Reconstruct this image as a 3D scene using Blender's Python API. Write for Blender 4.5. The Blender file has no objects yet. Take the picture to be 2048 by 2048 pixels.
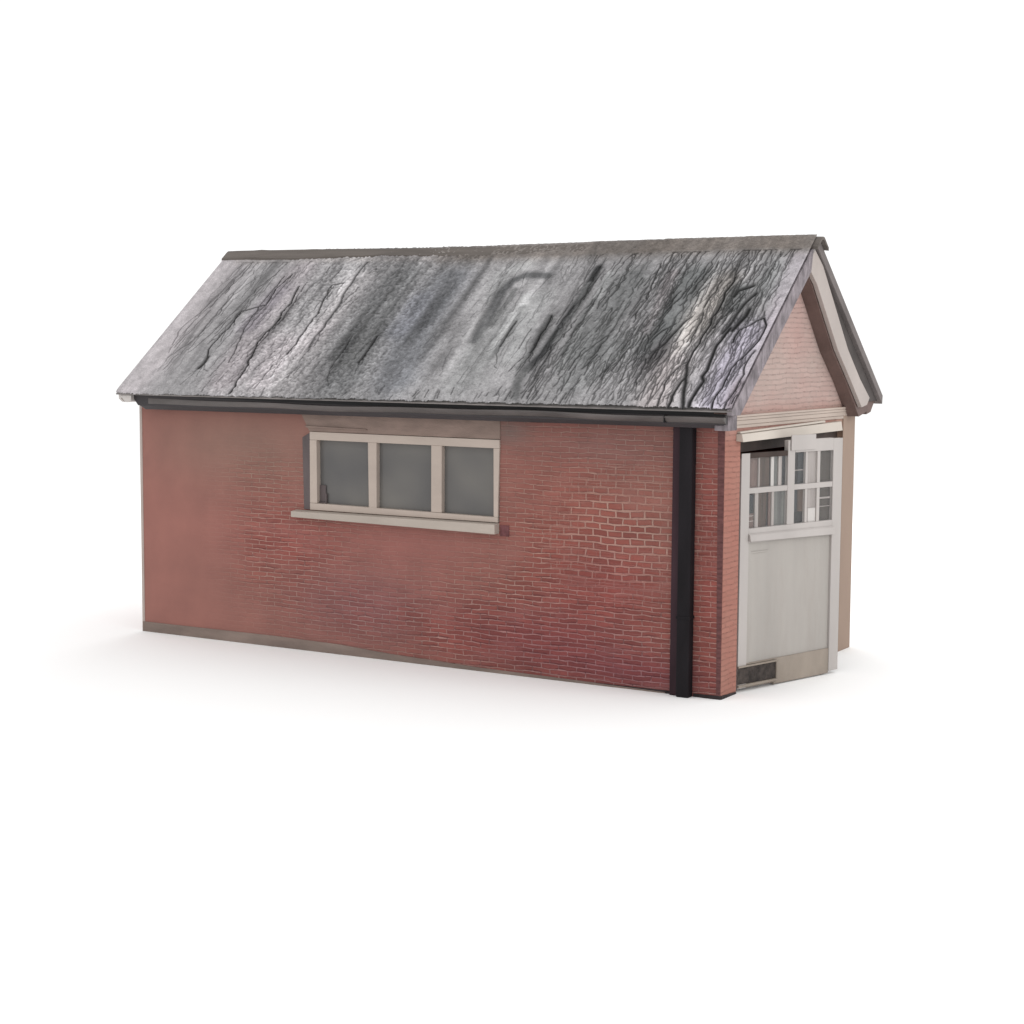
import bpy, bmesh, math
import numpy as np
from mathutils import Vector, Matrix

rng = np.random.default_rng(7)
scene = bpy.context.scene
COL = scene.collection

# ------------------------------------------------------------------ dimensions (metres)
L, W, H = 6.735, 3.1766, 2.40          # long wall, gable width, wall height
EAVE_Y, EAVE_Z = -0.29, 2.559          # near eave edge
RIDGE_Y, RIDGE_Z = 1.588, 4.10
X0, X1 = -0.09, 6.925                  # roof ends
FAR_Y, FAR_Z = 3.45, 2.572
GAIN = 1.0

def lin(c):
    return tuple(((v/255)/12.92 if v/255 <= 0.04045 else ((v/255+0.055)/1.055)**2.4) for v in c)
def lin_np(a):
    a = np.asarray(a, float)/255
    return np.where(a <= 0.04045, a/12.92, ((a+0.055)/1.055)**2.4)
def alb(c, k):                          # sRGB as read, turned to an albedo under a light of k
    return tuple(v/k for v in lin(c))

# ------------------------------------------------------------------ materials
def nodes_of(name):
    m = bpy.data.materials.new(name); m.use_nodes = True
    nt = m.node_tree
    return m, nt, nt.nodes['Principled BSDF']
def math_node(nt, op, a, b=None, clamp=False):
    n = nt.nodes.new('ShaderNodeMath'); n.operation = op; n.use_clamp = clamp
    for i, v in enumerate((a, b)):
        if v is None: continue
        if isinstance(v, (int, float)): n.inputs[i].default_value = v
        else: nt.links.new(v, n.inputs[i])
    return n.outputs[0]
def mix_col(nt, fac, a, b, blend='MIX'):
    n = nt.nodes.new('ShaderNodeMix'); n.data_type = 'RGBA'; n.blend_type = blend
    for sock, v in ((n.inputs[0], fac), (n.inputs[6], a), (n.inputs[7], b)):
        if isinstance(v, (int, float)): sock.default_value = v
        elif isinstance(v, tuple): sock.default_value = (*v[:3], 1)
        else: nt.links.new(v, sock)
    return n.outputs[2]
def noise(nt, vec, scale, detail=4, rough=0.55):
    n = nt.nodes.new('ShaderNodeTexNoise'); n.inputs['Scale'].default_value = scale
    n.inputs['Detail'].default_value = detail; n.inputs['Roughness'].default_value = rough
    if vec is not None: nt.links.new(vec, n.inputs['Vector'])
    return n.outputs['Fac']
def mapping(nt, vec, scale=(1, 1, 1), loc=(0, 0, 0), rot=(0, 0, 0)):
    n = nt.nodes.new('ShaderNodeMapping'); nt.links.new(vec, n.inputs['Vector'])
    n.inputs['Scale'].default_value = scale; n.inputs['Location'].default_value = loc
    n.inputs['Rotation'].default_value = rot
    return n.outputs[0]
def ramp(nt, fac, lo, hi):
    n = nt.nodes.new('ShaderNodeMapRange'); n.clamp = True
    nt.links.new(fac, n.inputs[0]); n.inputs[1].default_value = lo; n.inputs[2].default_value = hi
    return n.outputs[0]
def bump(nt, b, height, dist, strength=1.0):
    n = nt.nodes.new('ShaderNodeBump'); n.inputs['Distance'].default_value = dist
    n.inputs['Strength'].default_value = strength
    nt.links.new(height, n.inputs['Height']); nt.links.new(n.outputs[0], b.inputs['Normal'])

def plain(name, col, rough=0.6, var=0.12, scale=6.0, bmp=0.002, streak=(1, 1, 1), dirt=None, spec=0.3):
    """painted / weathered surface: broad mottling, fine grain, optional dirt colour"""
    m, nt, b = nodes_of(name)
    tc = nt.nodes.new('ShaderNodeTexCoord').outputs['Object']
    v = mapping(nt, tc, streak)
    n1 = noise(nt, v, scale, 5); n2 = noise(nt, tc, scale*14, 3)
    dark = tuple(c*(1-2.2*var) for c in col); light = tuple(min(1, c*(1+var)) for c in col)
    c = mix_col(nt, ramp(nt, n1, 0.3, 0.7), dark, light)
    if dirt:
        c = mix_col(nt, math_node(nt, 'MULTIPLY', ramp(nt, noise(nt, v, scale*0.6, 6, 0.65), 0.52, 0.75), 0.6), c, dirt)
    nt.links.new(c, b.inputs['Base Color'])
    b.inputs['Roughness'].default_value = rough; b.inputs['Specular IOR Level'].default_value = spec
    bump(nt, b, math_node(nt, 'ADD', math_node(nt, 'MULTIPLY', n1, 1.5), n2), bmp)
    return m

# ------------------------------------------------------------------ mesh helpers
class MB:
    def __init__(s): s.v = []; s.f = []
    def face(s, pts):
        i = len(s.v); s.v += [tuple(p) for p in pts]; s.f.append(tuple(range(i, i+len(pts))))
    def box(s, a, b):
        x0, y0, z0 = a; x1, y1, z1 = b
        i = len(s.v)
        s.v += [(x0,y0,z0),(x1,y0,z0),(x1,y1,z0),(x0,y1,z0),(x0,y0,z1),(x1,y0,z1),(x1,y1,z1),(x0,y1,z1)]
        s.f += [tuple(i+k for k in q) for q in ((0,3,2,1),(4,5,6,7),(0,1,5,4),(1,2,6,5),(2,3,7,6),(3,0,4,7))]
    def prism(s, base, top):
        """two matching outlines joined by side faces"""
        n = len(base); i = len(s.v)
        s.v += [tuple(p) for p in base] + [tuple(p) for p in top]
        s.f.append(tuple(i+k for k in range(n))[::-1]); s.f.append(tuple(i+n+k for k in range(n)))
        for k in range(n):
            k2 = (k+1) % n
            s.f.append((i+k, i+k2, i+n+k2, i+n+k))
    def yz(s, outline, x0, x1):         # outline in (y, z), extruded along x
        s.prism([(x0, y, z) for y, z in outline], [(x1, y, z) for y, z in outline])
    def xz(s, outline, y0, y1):
        s.prism([(x, y0, z) for x, z in outline], [(x, y1, z) for x, z in outline])
    def build(s, name, mat, parent=None, bevel=0.0, label=None, smooth=False, xf=None):
        me = bpy.data.meshes.new(name); vs = s.v
        if xf is not None: vs = [tuple(xf @ Vector(p)) for p in vs]
        me.from_pydata(vs, [], s.f); me.update()
        bm = bmesh.new(); bm.from_mesh(me)
        bmesh.ops.recalc_face_normals(bm, faces=bm.faces)
        bm.to_mesh(me); bm.free()
        o = bpy.data.objects.new(name, me); COL.objects.link(o)
        for m in (mat if isinstance(mat, (list, tuple)) else [mat]): me.materials.append(m)
        if parent is not None: o.parent = parent
        if bevel:
            md = o.modifiers.new('bevel', 'BEVEL'); md.width = bevel; md.segments = 2
            md.limit_method = 'ANGLE'; md.angle_limit = math.radians(35)
        if smooth:
            for p in me.polygons: p.use_smooth = True
        if label: o['label'] = label
        return o

def grid_object(name, P, keep, colour, extra, mat, parent, smooth=True):
    """sheet from an (nv, nu, 3) array of points with a colour attribute; keep = (nv-1, nu-1) bool"""
    nv, nu = P.shape[:2]
    idx = np.arange(nv*nu).reshape(nv, nu)
    q = np.stack([idx[:-1, :-1], idx[:-1, 1:], idx[1:, 1:], idx[1:, :-1]], -1)[keep]
    me = bpy.data.meshes.new(name)
    me.vertices.add(nv*nu); me.vertices.foreach_set('co', P.reshape(-1).astype(np.float32))
    nf = len(q)
    me.loops.add(nf*4); me.loops.foreach_set('vertex_index', q.reshape(-1).astype(np.int32))
    me.polygons.add(nf); me.polygons.foreach_set('loop_start', np.arange(0, nf*4, 4, dtype=np.int32))
    me.update(calc_edges=True); me.validate()
    a = me.color_attributes.new('tint', 'FLOAT_COLOR', 'POINT')
    rgba = np.concatenate([colour.reshape(-1, 3), extra.reshape(-1, 1)], 1).astype(np.float32)
    a.data.foreach_set('color', rgba.reshape(-1))
    me.polygons.foreach_set('use_smooth', np.full(nf, smooth))
    o = bpy.data.objects.new(name, me); COL.objects.link(o); me.materials.append(mat)
    o.parent = parent
    return o

def vnoise(shape, cells, seed, octaves=3, pers=0.5):
    """smooth value noise on a grid, about 0..1"""
    r = np.random.default_rng(seed); out = np.zeros(shape); amp = 1.0; tot = 0
    cy, cx = cells
    for _ in range(octaves):
        cy2, cx2 = max(1, int(cy)), max(1, int(cx))
        g = r.random((cy2+2, cx2+2))
        y = np.linspace(0, cy2, shape[0], endpoint=False); x = np.linspace(0, cx2, shape[1], endpoint=False)
        yi = y.astype(int); xi = x.astype(int); fy = y-yi; fx = x-xi
        fy = (fy*fy*(3-2*fy))[:, None]; fx = (fx*fx*(3-2*fx))[None]
        a = g[np.ix_(yi, xi)]; b = g[np.ix_(yi, xi+1)]; c = g[np.ix_(yi+1, xi)]; d = g[np.ix_(yi+1, xi+1)]
        out += amp*((a*(1-fx)+b*fx)*(1-fy)+(c*(1-fx)+d*fx)*fy)
        tot += amp; amp *= pers; cy *= 2; cx *= 2
    return out/tot

def stroke(U, V, pts, width, reach=2.6):
    """yields (slice, weight) of a soft brush along a polyline"""
    pts = np.asarray(pts, float); pad = width*reach
    us, vs = U[0], V[:, 0]
    i0, i1 = np.searchsorted(us, [pts[:, 0].min()-pad, pts[:, 0].max()+pad])
    j0, j1 = np.searchsorted(vs, [pts[:, 1].min()-pad, pts[:, 1].max()+pad])
    if i1 <= i0 or j1 <= j0: return None
    sl = (slice(j0, j1), slice(i0, i1))
    u, v = U[sl], V[sl]
    best = np.full(u.shape, 1e9)
    for (a, b), (c, d) in zip(pts[:-1], pts[1:]):
        du, dv = c-a, d-b; ll = du*du+dv*dv+1e-12
        t = np.clip(((u-a)*du+(v-b)*dv)/ll, 0, 1)
        best = np.minimum(best, (u-a-t*du)**2+(v-b-t*dv)**2)
    return sl, np.exp(-best/(2*(width*0.5)**2)), best

def wobble(pts, amp, step, r):
    """subdivide a polyline and jitter it so that it runs like a crack"""
    pts = np.asarray(pts, float); out = [pts[0]]
    for a, b in zip(pts[:-1], pts[1:]):
        n = max(1, int(np.hypot(*(b-a))/step))
        for k in range(1, n+1): out.append(a+(b-a)*k/n+r.normal(0, amp, 2))
    return np.array(out)

WORLD, P_TOP, P_SIDE, P_BACK = 1.12, 60, 205, 850
SLOPE_LEN = 2.4293
CRACKS = [
  ([(0.373,2.227),(0.32,2.079),(0.267,1.747),(0.21,1.386),(0.101,1.066),(0.173,0.787)], 0.008, 0.45),
  ([(1.063,1.989),(0.99,1.737),(1.024,1.453),(0.752,1.348),(0.76,1.069),(0.712,0.794),(0.803,0.526),(0.785,0.425)], 0.012, 0.9),
  ([(0.787,0.592),(0.797,0.492),(0.784,0.419)], 0.035, 0.7),
  ([(1.278,1.769),(1.324,1.416),(1.354,1.14),(1.296,0.835),(1.401,0.406),(1.415,0.213),(1.436,0.053)], 0.016, 1),
  ([(1.941,2.186),(1.925,1.972),(1.93,1.725),(1.988,1.482),(1.992,1.243),(1.996,1.008),(1.993,0.744)], 0.02, 0.6),
  ([(1.843,1.832),(1.7,1.798),(1.733,1.553),(1.793,1.311),(1.785,1.007),(1.797,0.807),(1.796,0.675)], 0.014, 0.85),
  ([(2.75,0.948),(2.766,0.691),(2.754,0.532)], 0.02, 0.7),
  ([(2.447,0.945),(2.465,0.686),(2.459,0.431)], 0.015, 0.5),
  ([(0.847,2.067),(0.733,1.741),(0.66,1.313),(0.566,0.93),(0.492,0.655)], 0.007, 0.5),
  ([(0.373,2.04),(0.291,1.529),(0.2,1.137),(0.208,0.65)], 0.006, 0.4),
  ([(0.971,1.955),(0.946,1.489),(0.983,1.07),(1.101,0.664),(1.124,0.499)], 0.009, 0.7),
  ([(1.347,1.84),(1.371,1.521),(1.394,1.209),(1.342,0.936),(1.332,0.602)], 0.009, 0.6),
  ([(1.704,0.478),(1.71,0.253),(1.703,0.094)], 0.008, 0.6),
  ([(2.046,0.389),(1.987,0.229)], 0.008, 0.5),
  ([(6.296,0.56),(6.355,0.382),(6.48,-0.029)], 0.03, 0.9),
  ([(6.296,0.56),(6.298,0.663),(6.306,0.835),(6.302,1.044),(6.306,1.21),(6.31,1.401),(6.309,1.656),(6.318,1.816)], 0.018, 1),
  ([(6.325,-0.014),(6.312,0.204),(6.329,0.326),(6.347,0.427)], 0.022, 0.9),
  ([(6.518,0.015),(6.516,0.167),(6.529,0.343),(6.514,0.554),(6.49,0.837),(6.523,1.057)], 0.03, 0.95),
  ([(6.743,-0.008),(6.739,0.174),(6.738,0.349),(6.729,0.503),(6.76,0.593),(6.822,0.706),(6.868,0.887),(6.86,1.094),(6.813,1.21),(6.753,1.175),(6.706,1.082),(6.631,1.046),(6.616,0.931),(6.629,0.85)], 0.014, 1),
  ([(6.857,-0.025),(6.86,0.157),(6.883,0.353),(6.845,0.594),(6.883,0.752)], 0.012, 0.8),
  ([(6.906,0.052),(6.925,0.3),(6.948,0.475),(6.96,0.708),(6.977,0.934),(6.939,1.21)], 0.01, 0.8),
  ([(6.48,0.999),(6.511,1.092),(6.533,1.233),(6.547,1.4),(6.614,1.555)], 0.03, 0.8),
  ([(6.407,1.521),(6.438,1.593),(6.528,1.665)], 0.035, 0.8),
  ([(6.564,1.034),(6.594,1.128),(6.617,1.245),(6.621,1.328)], 0.035, 0.9),
  ([(6.167,1.365),(6.167,1.499),(6.207,1.596),(6.211,1.769)], 0.014, 0.8),
  ([(6.22,0.868),(6.211,1.091),(6.189,1.305)], 0.014, 0.8),
  ([(6.222,0.004),(6.201,0.2),(6.188,0.4),(6.233,0.536),(6.287,0.605)], 0.012, 0.8),
  ([(6.117,0.087),(6.097,0.241),(6.123,0.32)], 0.01, 0.7),
  ([(5.908,0.575),(5.922,0.748),(5.979,0.877),(6.035,1.054),(6.083,1.233)], 0.02, 0.7),
  ([(5.822,0.876),(5.883,1.018),(5.979,1.114)], 0.014, 0.6),
  ([(6.344,0.974),(6.381,1.115),(6.436,1.257),(6.467,1.352)], 0.012, 0.8),
  ([(5.765,1.852),(5.783,1.94),(5.782,2.081)], 0.008, 0.5),
  ([(4.616,1.257),(4.643,1.061),(4.639,0.867),(4.649,0.69)], 0.012, 0.7),
  ([(4.263,1.172),(4.261,0.974),(4.254,0.793)], 0.014, 0.6),
  ([(4.48,1.06),(4.478,0.907),(4.477,0.755)], 0.008, 0.5),
  ([(5.644,0.786),(5.614,0.627),(5.584,0.47)], 0.012, 0.7),
  ([(5.646,1.256),(5.621,0.958),(5.56,0.758)], 0.01, 0.6),
  ([(5.377,1.037),(5.308,0.902),(5.248,0.767),(5.178,0.659)], 0.01, 0.5),
  ([(5.087,0.644),(5.08,0.524),(5.084,0.406)], 0.008, 0.5),
  ([(4.594,0.635),(4.543,0.526),(4.519,0.438)], 0.008, 0.6),
  ([(5.375,1.256),(5.356,0.902),(5.306,0.608)], 0.008, 0.5),
]
STAINS = [
  ([(-0.054,2.264),(-0.026,0.115)], 0.55, (180,174,176), 0.9),
  ([(1.125,2.055),(1.252,0.231)], 0.3, (158,150,153), 0.6),
  ([(1.063,1.708),(1.024,1.114)], 0.18, (128,122,130), 0.5),
  ([(1.617,0.792),(1.759,0.245)], 0.3, (178,170,173), 0.6),
  ([(2.027,1.864),(1.986,1.037),(2.098,0.103)], 0.26, (178,174,175), 0.8),
  ([(1.986,1.037),(1.919,0.717)], 0.2, (186,178,181), 0.4),
  ([(2.54,1.855),(2.573,0.883),(2.733,0.272)], 0.36, (118,118,119), 0.9),
  ([(2.731,1.041),(2.624,0.573)], 0.18, (98,98,98), 0.6),
  ([(3.16,1.845),(3.151,1.044),(3.316,0.288)], 0.34, (124,125,129), 0.8),
  ([(2.963,1.521),(2.972,1.043)], 0.2, (122,123,130), 0.6),
  ([(4.06,1.202),(4.1,0.31)], 0.28, (142,142,142), 0.7),
  ([(3.821,1.564),(3.751,1.939),(3.954,2.086)], 0.12, (160,160,160), 0.6),
  ([(3.938,0.88),(3.924,1.128),(3.909,1.38),(3.881,1.637),(3.918,1.815),(4.038,1.903),(4.283,1.891)], 0.075, (82,82,83), 0.85),
  ([(3.958,1.057),(4.006,0.741),(4.011,0.467)], 0.05, (112,112,112), 0.6),
  ([(4.011,1.672),(4.016,1.379),(4.003,1.128)], 0.05, (92,92,92), 0.7),
  ([(4.196,1.56),(4.261,1.307),(4.211,1.023)], 0.08, (156,156,156), 0.6),
  ([(4.38,1.558),(4.411,1.094),(4.481,0.612)], 0.16, (150,150,150), 0.6),
  ([(4.227,1.379),(4.269,0.953),(4.227,0.607)], 0.05, (104,104,104), 0.6),
  ([(4.603,1.235),(4.644,0.751),(4.618,0.48),(4.75,0.09)], 0.05, (100,100,100), 0.65),
  ([(4.812,1.991),(4.83,1.59),(4.806,1.235),(4.783,0.889),(4.775,0.685),(4.707,0.449)], 0.062, (62,62,63), 0.95),
  ([(4.717,0.483),(4.709,0.284),(4.777,0.059)], 0.05, (98,98,98), 0.7),
  ([(4.987,1.877),(4.997,1.375),(5.04,0.757),(5.059,0.491)], 0.075, (160,160,160), 0.8),
  ([(4.977,1.482),(4.972,1.028),(4.996,0.689)], 0.04, (90,90,90), 0.75),
  ([(4.819,1.734),(4.851,1.306),(4.858,0.89)], 0.06, (148,148,148), 0.5),
  ([(5.245,1.8),(5.23,1.235),(5.187,0.759)], 0.28, (112,113,113), 0.7),
  ([(5.475,0.763),(5.307,0.366)], 0.3, (132,133,133), 0.6),
  ([(5.662,1.864),(5.735,1.304),(5.747,1.033)], 0.1, (138,126,128), 0.5),
  ([(5.908,1.789),(5.925,1.303),(5.944,0.77)], 0.3, (102,104,104), 0.75),
  ([(6.036,0.771),(5.974,0.576)], 0.22, (92,88,90), 0.6),
  ([(6.23,1.748),(6.185,1.236),(6.219,0.774),(6.238,0.486)], 0.2, (174,168,164), 0.9),
  ([(6.226,0.517),(6.214,0.079)], 0.3, (172,164,164), 0.8),
  ([(6.42,1.607),(6.458,1.37)], 0.14, (90,92,92), 0.6),
  ([(6.597,1.17),(6.555,0.908)], 0.12, (80,80,82), 0.6),
  ([(6.445,0.777),(6.576,0.062)], 0.32, (186,182,184), 0.9),
  ([(6.777,0.975),(6.734,0.592),(6.78,0.1)], 0.26, (178,172,184), 0.9),
  ([(6.729,1.638),(6.773,1.912)], 0.25, (140,142,142), 0.6),
  ([(6.853,2.084),(6.898,1.535),(6.974,0.912),(6.971,0.228)], 0.16, (172,164,170), 0.7),
  ([(6.928,0.046),(6.929,0.287)], 0.12, (130,118,124), 0.6),
  ([(2.926,2.311),(6.975,2.331)], 0.2, (108,101,96), 0.9),
  ([(0.166,2.258),(2.956,2.251)], 0.1, (150,144,142), 0.5),
]

# ------------------------------------------------------------------ the thing
garage = bpy.data.objects.new('brick_garage', None); COL.objects.link(garage)
garage['label'] = 'small red brick garage with cracked grey roof, three-pane side window and white half-glazed door'
garage['category'] = 'garage'

KW, KR, KG = 1.15, 1.02, 1.30           # light reaching the long wall, the roof, the gable

# ---------------- roof: near slope is a relief sheet with its stains and cracks
def build_roof():
    nu, nv = 1150, 400
    us = np.linspace(X0, X1, nu); vs = np.linspace(0, SLOPE_LEN, nv)
    U, V = np.meshgrid(us, vs)
    col = np.empty((nv, nu, 3)); col[:] = (146, 144, 145)
    n1 = vnoise((nv, nu), (4, 26), 1, 4); n2 = vnoise((nv, nu), (40, 110), 2, 3)
    for pts, w, c, s in STAINS:
        r = stroke(U, V, wobble(pts, w*0.03, 0.25, rng), w)
        if r is None: continue
        sl, wt, _ = r
        wt = (np.clip(1.35*wt, 0, 1)*np.clip(s*(0.75+0.5*n1[sl]), 0, 1))[..., None]
        col[sl] = col[sl]*(1-wt)+np.array(c, float)*wt
    # the strips of felt: each weathered to its own grey, with a clean edge
    sg = lambda u, w=0.012: 1/(1+np.exp(-(U-u-0.02*np.sin(V*2.3))/w))
    strip = 1.02+0.09*(sg(1.15)-sg(1.97))-0.13*(sg(1.97)-sg(2.62))-0.05*(sg(2.62)-sg(3.36))+0.05*(sg(3.36)-sg(4.62))-0.05*(sg(4.62)-sg(5.3))+0.07*sg(5.45, 0.15)
    col *= strip[..., None]
    # soft streaks that run down the slope
    for _ in range(190):
        u0 = rng.uniform(0.1, 6.85); v0 = rng.uniform(0.0, 1.6); ln = rng.uniform(0.4, 1.7); w = rng.uniform(0.02, 0.10)
        r = stroke(U, V, wobble([(u0, v0), (u0+rng.normal(0, 0.07), min(v0+ln, SLOPE_LEN-0.2))], 0.008, 0.2, rng), w)
        if r is None: continue
        sl, wt, _ = r
        fade = np.clip((V[sl]-v0)/0.3, 0, 1)*np.clip((v0+ln-V[sl])/0.5, 0, 1)
        col[sl] *= (1+rng.choice((-0.20, -0.14, -0.1, 0.10, 0.14))*wt*fade)[..., None]
    st = vnoise((nv, nu), (2, 160), 3, 3)-0.5
    col *= (1+0.16*st)[..., None]
    col *= (1+0.22*(n2-0.5))[..., None]
    hgt = np.zeros((nv, nu)); dark = np.zeros((nv, nu))
    def crack(pts, w, d, steep=1.0):
        r = stroke(U, V, pts, w)
        if r is None: return
        sl, wt, _ = r
        hgt[sl] = np.minimum(hgt[sl], -wt*d*0.022*steep)
        dark[sl] = np.maximum(dark[sl], wt*d)
    for pts, w, d in CRACKS:
        crack(wobble(pts, 0.008, 0.07, rng), w*1.05, min(1, d*1.05))
        if w > 0.01:                     # frayed branches
            for _ in range(4):
                k = rng.integers(0, len(pts)); a = np.array(pts[k])
                b = a+np.array((rng.normal(0, 0.06), -rng.uniform(0.1, 0.35)))
                crack(wobble([a, b], 0.012, 0.05, rng), 0.006, d*0.7)
    # fields of small cracks: (u range, v range, count, length, lean, width, depth)
    for u0, u1, v0, v1, n, ln, lean, w, d in (
        (0.1, 1.2, 0.3, 2.2, 70, 0.5, 0.1, 0.005, 0.45),
        (1.0, 2.2, 0.0, 2.0, 90, 0.22, 0.15, 0.006, 0.5),
        (2.2, 3.8, 0.0, 2.0, 50, 0.10, 0.3, 0.007, 0.25),
        (3.6, 4.9, 0.2, 2.0, 60, 0.40, 0.06, 0.005, 0.3),
        (4.7, 5.8, 0.1, 2.1, 230, 0.28, 0.16, 0.006, 0.6),
        (5.5, 6.5, 0.0, 1.9, 230, 0.40, 0.12, 0.006, 0.75),
        (6.2, 6.85, 0.0, 2.1, 150, 0.42, 0.06, 0.006, 0.65),
        (4.8, 6.8, 0.0, 0.5, 80, 0.30, -0.04, 0.006, 0.6),
        (3.2, 6.9, 0.0, 0.10, 70, 0.09, 0.0, 0.008, 0.5)):
        for _ in range(n):
            a = np.array((rng.uniform(u0, u1), rng.uniform(v0, v1)))
            b = a+np.array((rng.normal(lean*ln*0.6, 0.1*ln), ln*rng.uniform(0.5, 1.4)))
            p = wobble([a, b], 0.010, 0.06, rng)
            p[:, 1] = np.clip(p[:, 1], -0.02, SLOPE_LEN-0.22)
            crack(p, w*rng.uniform(0.8, 1.9), d*rng.uniform(0.35, 1.05))
    # mineral granules: coarse in the middle bay, finer elsewhere
    g = vnoise((nv, nu), (110, 300), 4, 2)-0.5
    gm = 0.30+0.75*np.exp(-((U-2.6)/0.9)**2)+0.5*np.exp(-((U-1.5)/0.5)**2)+0.15*np.exp(-((U-5.3)/0.8)**2)
    gm *= np.clip((U-0.1)/0.8, 0.3, 1)
    hgt += g*gm*0.020
    col *= (1+0.52*g*gm)[..., None]
    # lap joints of the felt strips
    for uj in (1.0, 1.98, 2.62, 3.45, 4.55, 5.35, 6.2):
        line = uj+0.01*np.sin(V*3+uj)
        hgt += 0.004/(1+np.exp(-(U-line)/0.004))
    col *= (1-0.86*np.clip(dark, 0, 1))[..., None]
    ragged = (rng.random(nu)-0.5)*0.02+(vnoise((1, nu), (1, 90), 5, 2)[0]-0.5)*0.03
    Vr = V+ragged[None]*np.exp(-V/0.05)
    s = np.array((RIDGE_Y-EAVE_Y, RIDGE_Z-EAVE_Z)); s /= np.hypot(*s); nrm = np.array((-s[1], s[0]))
    edge = np.exp(-V/0.03)*0.012
    hh = hgt-edge
    hgt *= np.clip((SLOPE_LEN-0.17-V)/0.08, 0, 1)
    sag = -0.02*np.exp(-((U-3.0)/1.6)**2)*(V/SLOPE_LEN)
    P = np.stack([U, EAVE_Y+s[0]*Vr+nrm[0]*hh, EAVE_Z+s[1]*Vr+nrm[1]*hh+sag], -1)
    m, nt, b = nodes_of('weathered_felt')
    at = nt.nodes.new('ShaderNodeAttribute'); at.attribute_name = 'tint'
    tc = nt.nodes.new('ShaderNodeTexCoord').outputs['Object']
    fine = noise(nt, tc, 70, 3, 0.7)
    c = mix_col(nt, 1.0, at.outputs['Color'], mix_col(nt, ramp(nt, fine, 0.3, 0.7), (0.72, 0.72, 0.72), (1.2, 1.2, 1.2)), 'MULTIPLY')
    nt.links.new(c, b.inputs['Base Color']); b.inputs['Roughness'].default_value = 0.88
    b.inputs['Specular IOR Level'].default_value = 0.25
    bump(nt, b, fine, 0.0045)
    sheet = grid_object('roof', P, np.ones((nv-1, nu-1), bool), lin_np(np.clip(col, 20, 225))/KR,
                        np.ones((nv, nu)), m, garage)
    return sheet

roof = build_roof()
roof['label'] = 'cracked and stained grey roof slope'
M_felt = plain('felt_plain', alb((135, 130, 128), KR), 0.9, 0.15, 5, 0.004)
M_ridge = plain('ridge_felt', alb((104, 97, 92), KR), 0.85, 0.12, 3, 0.004, (0.4, 1, 6))
M_edge = plain('roof_edge_felt', alb((128, 120, 118), KG), 0.8, 0.12, 4, 0.003, (1, 1, 0.4))
M_recess = plain('recess_shade', alb((86, 80, 78), KG), 0.85, 0.1, 4, 0.002)  # dark grey puts the shadow of the recess into the colour
M_barge = plain('taupe_paint', alb((190, 179, 173), KG), 0.55, 0.05, 2, 0.0015, (1, 1, 0.3))
M_barge2 = plain('lilac_grey_paint', alb((170, 160, 165), KG), 0.8, 0.26, 13, 0.012, (1, 1, 0.5), dirt=alb((120, 110, 114), KG))
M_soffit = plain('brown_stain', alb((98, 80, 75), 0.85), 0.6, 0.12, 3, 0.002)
M_dark = plain('charcoal_paint', alb((66, 61, 63), 1.15), 0.5, 0.14, 3, 0.002, (0.3, 1, 1))
M_black = plain('shade_and_joint_black', (0.012, 0.011, 0.012), 0.6, 0.1, 5, 0.001)
M_gutter = plain('grey_gutter_paint', alb((100, 94, 92), 1.1), 0.45, 0.16, 5, 0.003, (0.35, 1, 1), dirt=(0.05, 0.045, 0.045))
M_white = plain('white_paint', alb((196, 189, 185), KG), 0.5, 0.05, 1.6, 0.0015, (1, 1, 0.3))
M_pale = plain('pale_trim', alb((206, 200, 196), 1.2), 0.6, 0.05, 2, 0.001)

# slab under the sheet, far slope
t = 0.05
mb = MB()
mb.yz([(EAVE_Y+0.012, EAVE_Z-0.016), (RIDGE_Y, RIDGE_Z-0.026), (FAR_Y, FAR_Z), (FAR_Y-0.01, FAR_Z-t), (RIDGE_Y, RIDGE_Z-0.026-t*1.25), (EAVE_Y+0.02, EAVE_Z-0.026)], X0+0.006, X1-0.006)
mb.build('roof_deck', M_felt, roof)
# far slope's covering, its thick edge showing at the front verge
mb = MB()
mb.yz([(RIDGE_Y-0.01, RIDGE_Z+0.004), (FAR_Y+0.012, FAR_Z+0.012), (FAR_Y+0.002, FAR_Z-0.075), (RIDGE_Y-0.01, RIDGE_Z-0.11)], X1-0.10, X1+0.01)
mb.build('verge_edge', M_edge, roof, 0.006)

# ridge cap: a folded strip of felt
mb = MB()
sl = (RIDGE_Z-EAVE_Z)/(RIDGE_Y-EAVE_Y); n = 60
xs = np.linspace(X0-0.01, X1+0.055, n)
rr = np.random.default_rng(3)
sag = lambda x: -0.02*math.exp(-((x-3.0)/1.6)**2)
prof = []
for x in xs:
    w = 0.128+0.012*math.sin(x*2.1)+rr.normal(0, 0.003); dz = sag(x)+0.022+rr.normal(0, 0.0015)
    c = 0.045
    prof.append([(x, RIDGE_Y-w, RIDGE_Z-w*sl+dz), (x, RIDGE_Y-c, RIDGE_Z-c*sl+dz), (x, RIDGE_Y-c*0.4, RIDGE_Z-c*0.55*sl+dz),
                 (x, RIDGE_Y+c*0.4, RIDGE_Z-c*0.55*sl+dz), (x, RIDGE_Y+c, RIDGE_Z-c*sl+dz), (x, RIDGE_Y+w, RIDGE_Z-w*sl+dz)])
np_ = len(prof[0])
for row in prof:
    row += [(x, y, z-0.028) for x, y, z in row[::-1]]
m_ = len(prof[0])
for r_ in prof: mb.v += r_
for i in range(n-1):
    for k in range(m_):
        mb.f.append((i*m_+k, i*m_+(k+1) % m_, (i+1)*m_+(k+1) % m_, (i+1)*m_+k))
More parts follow.
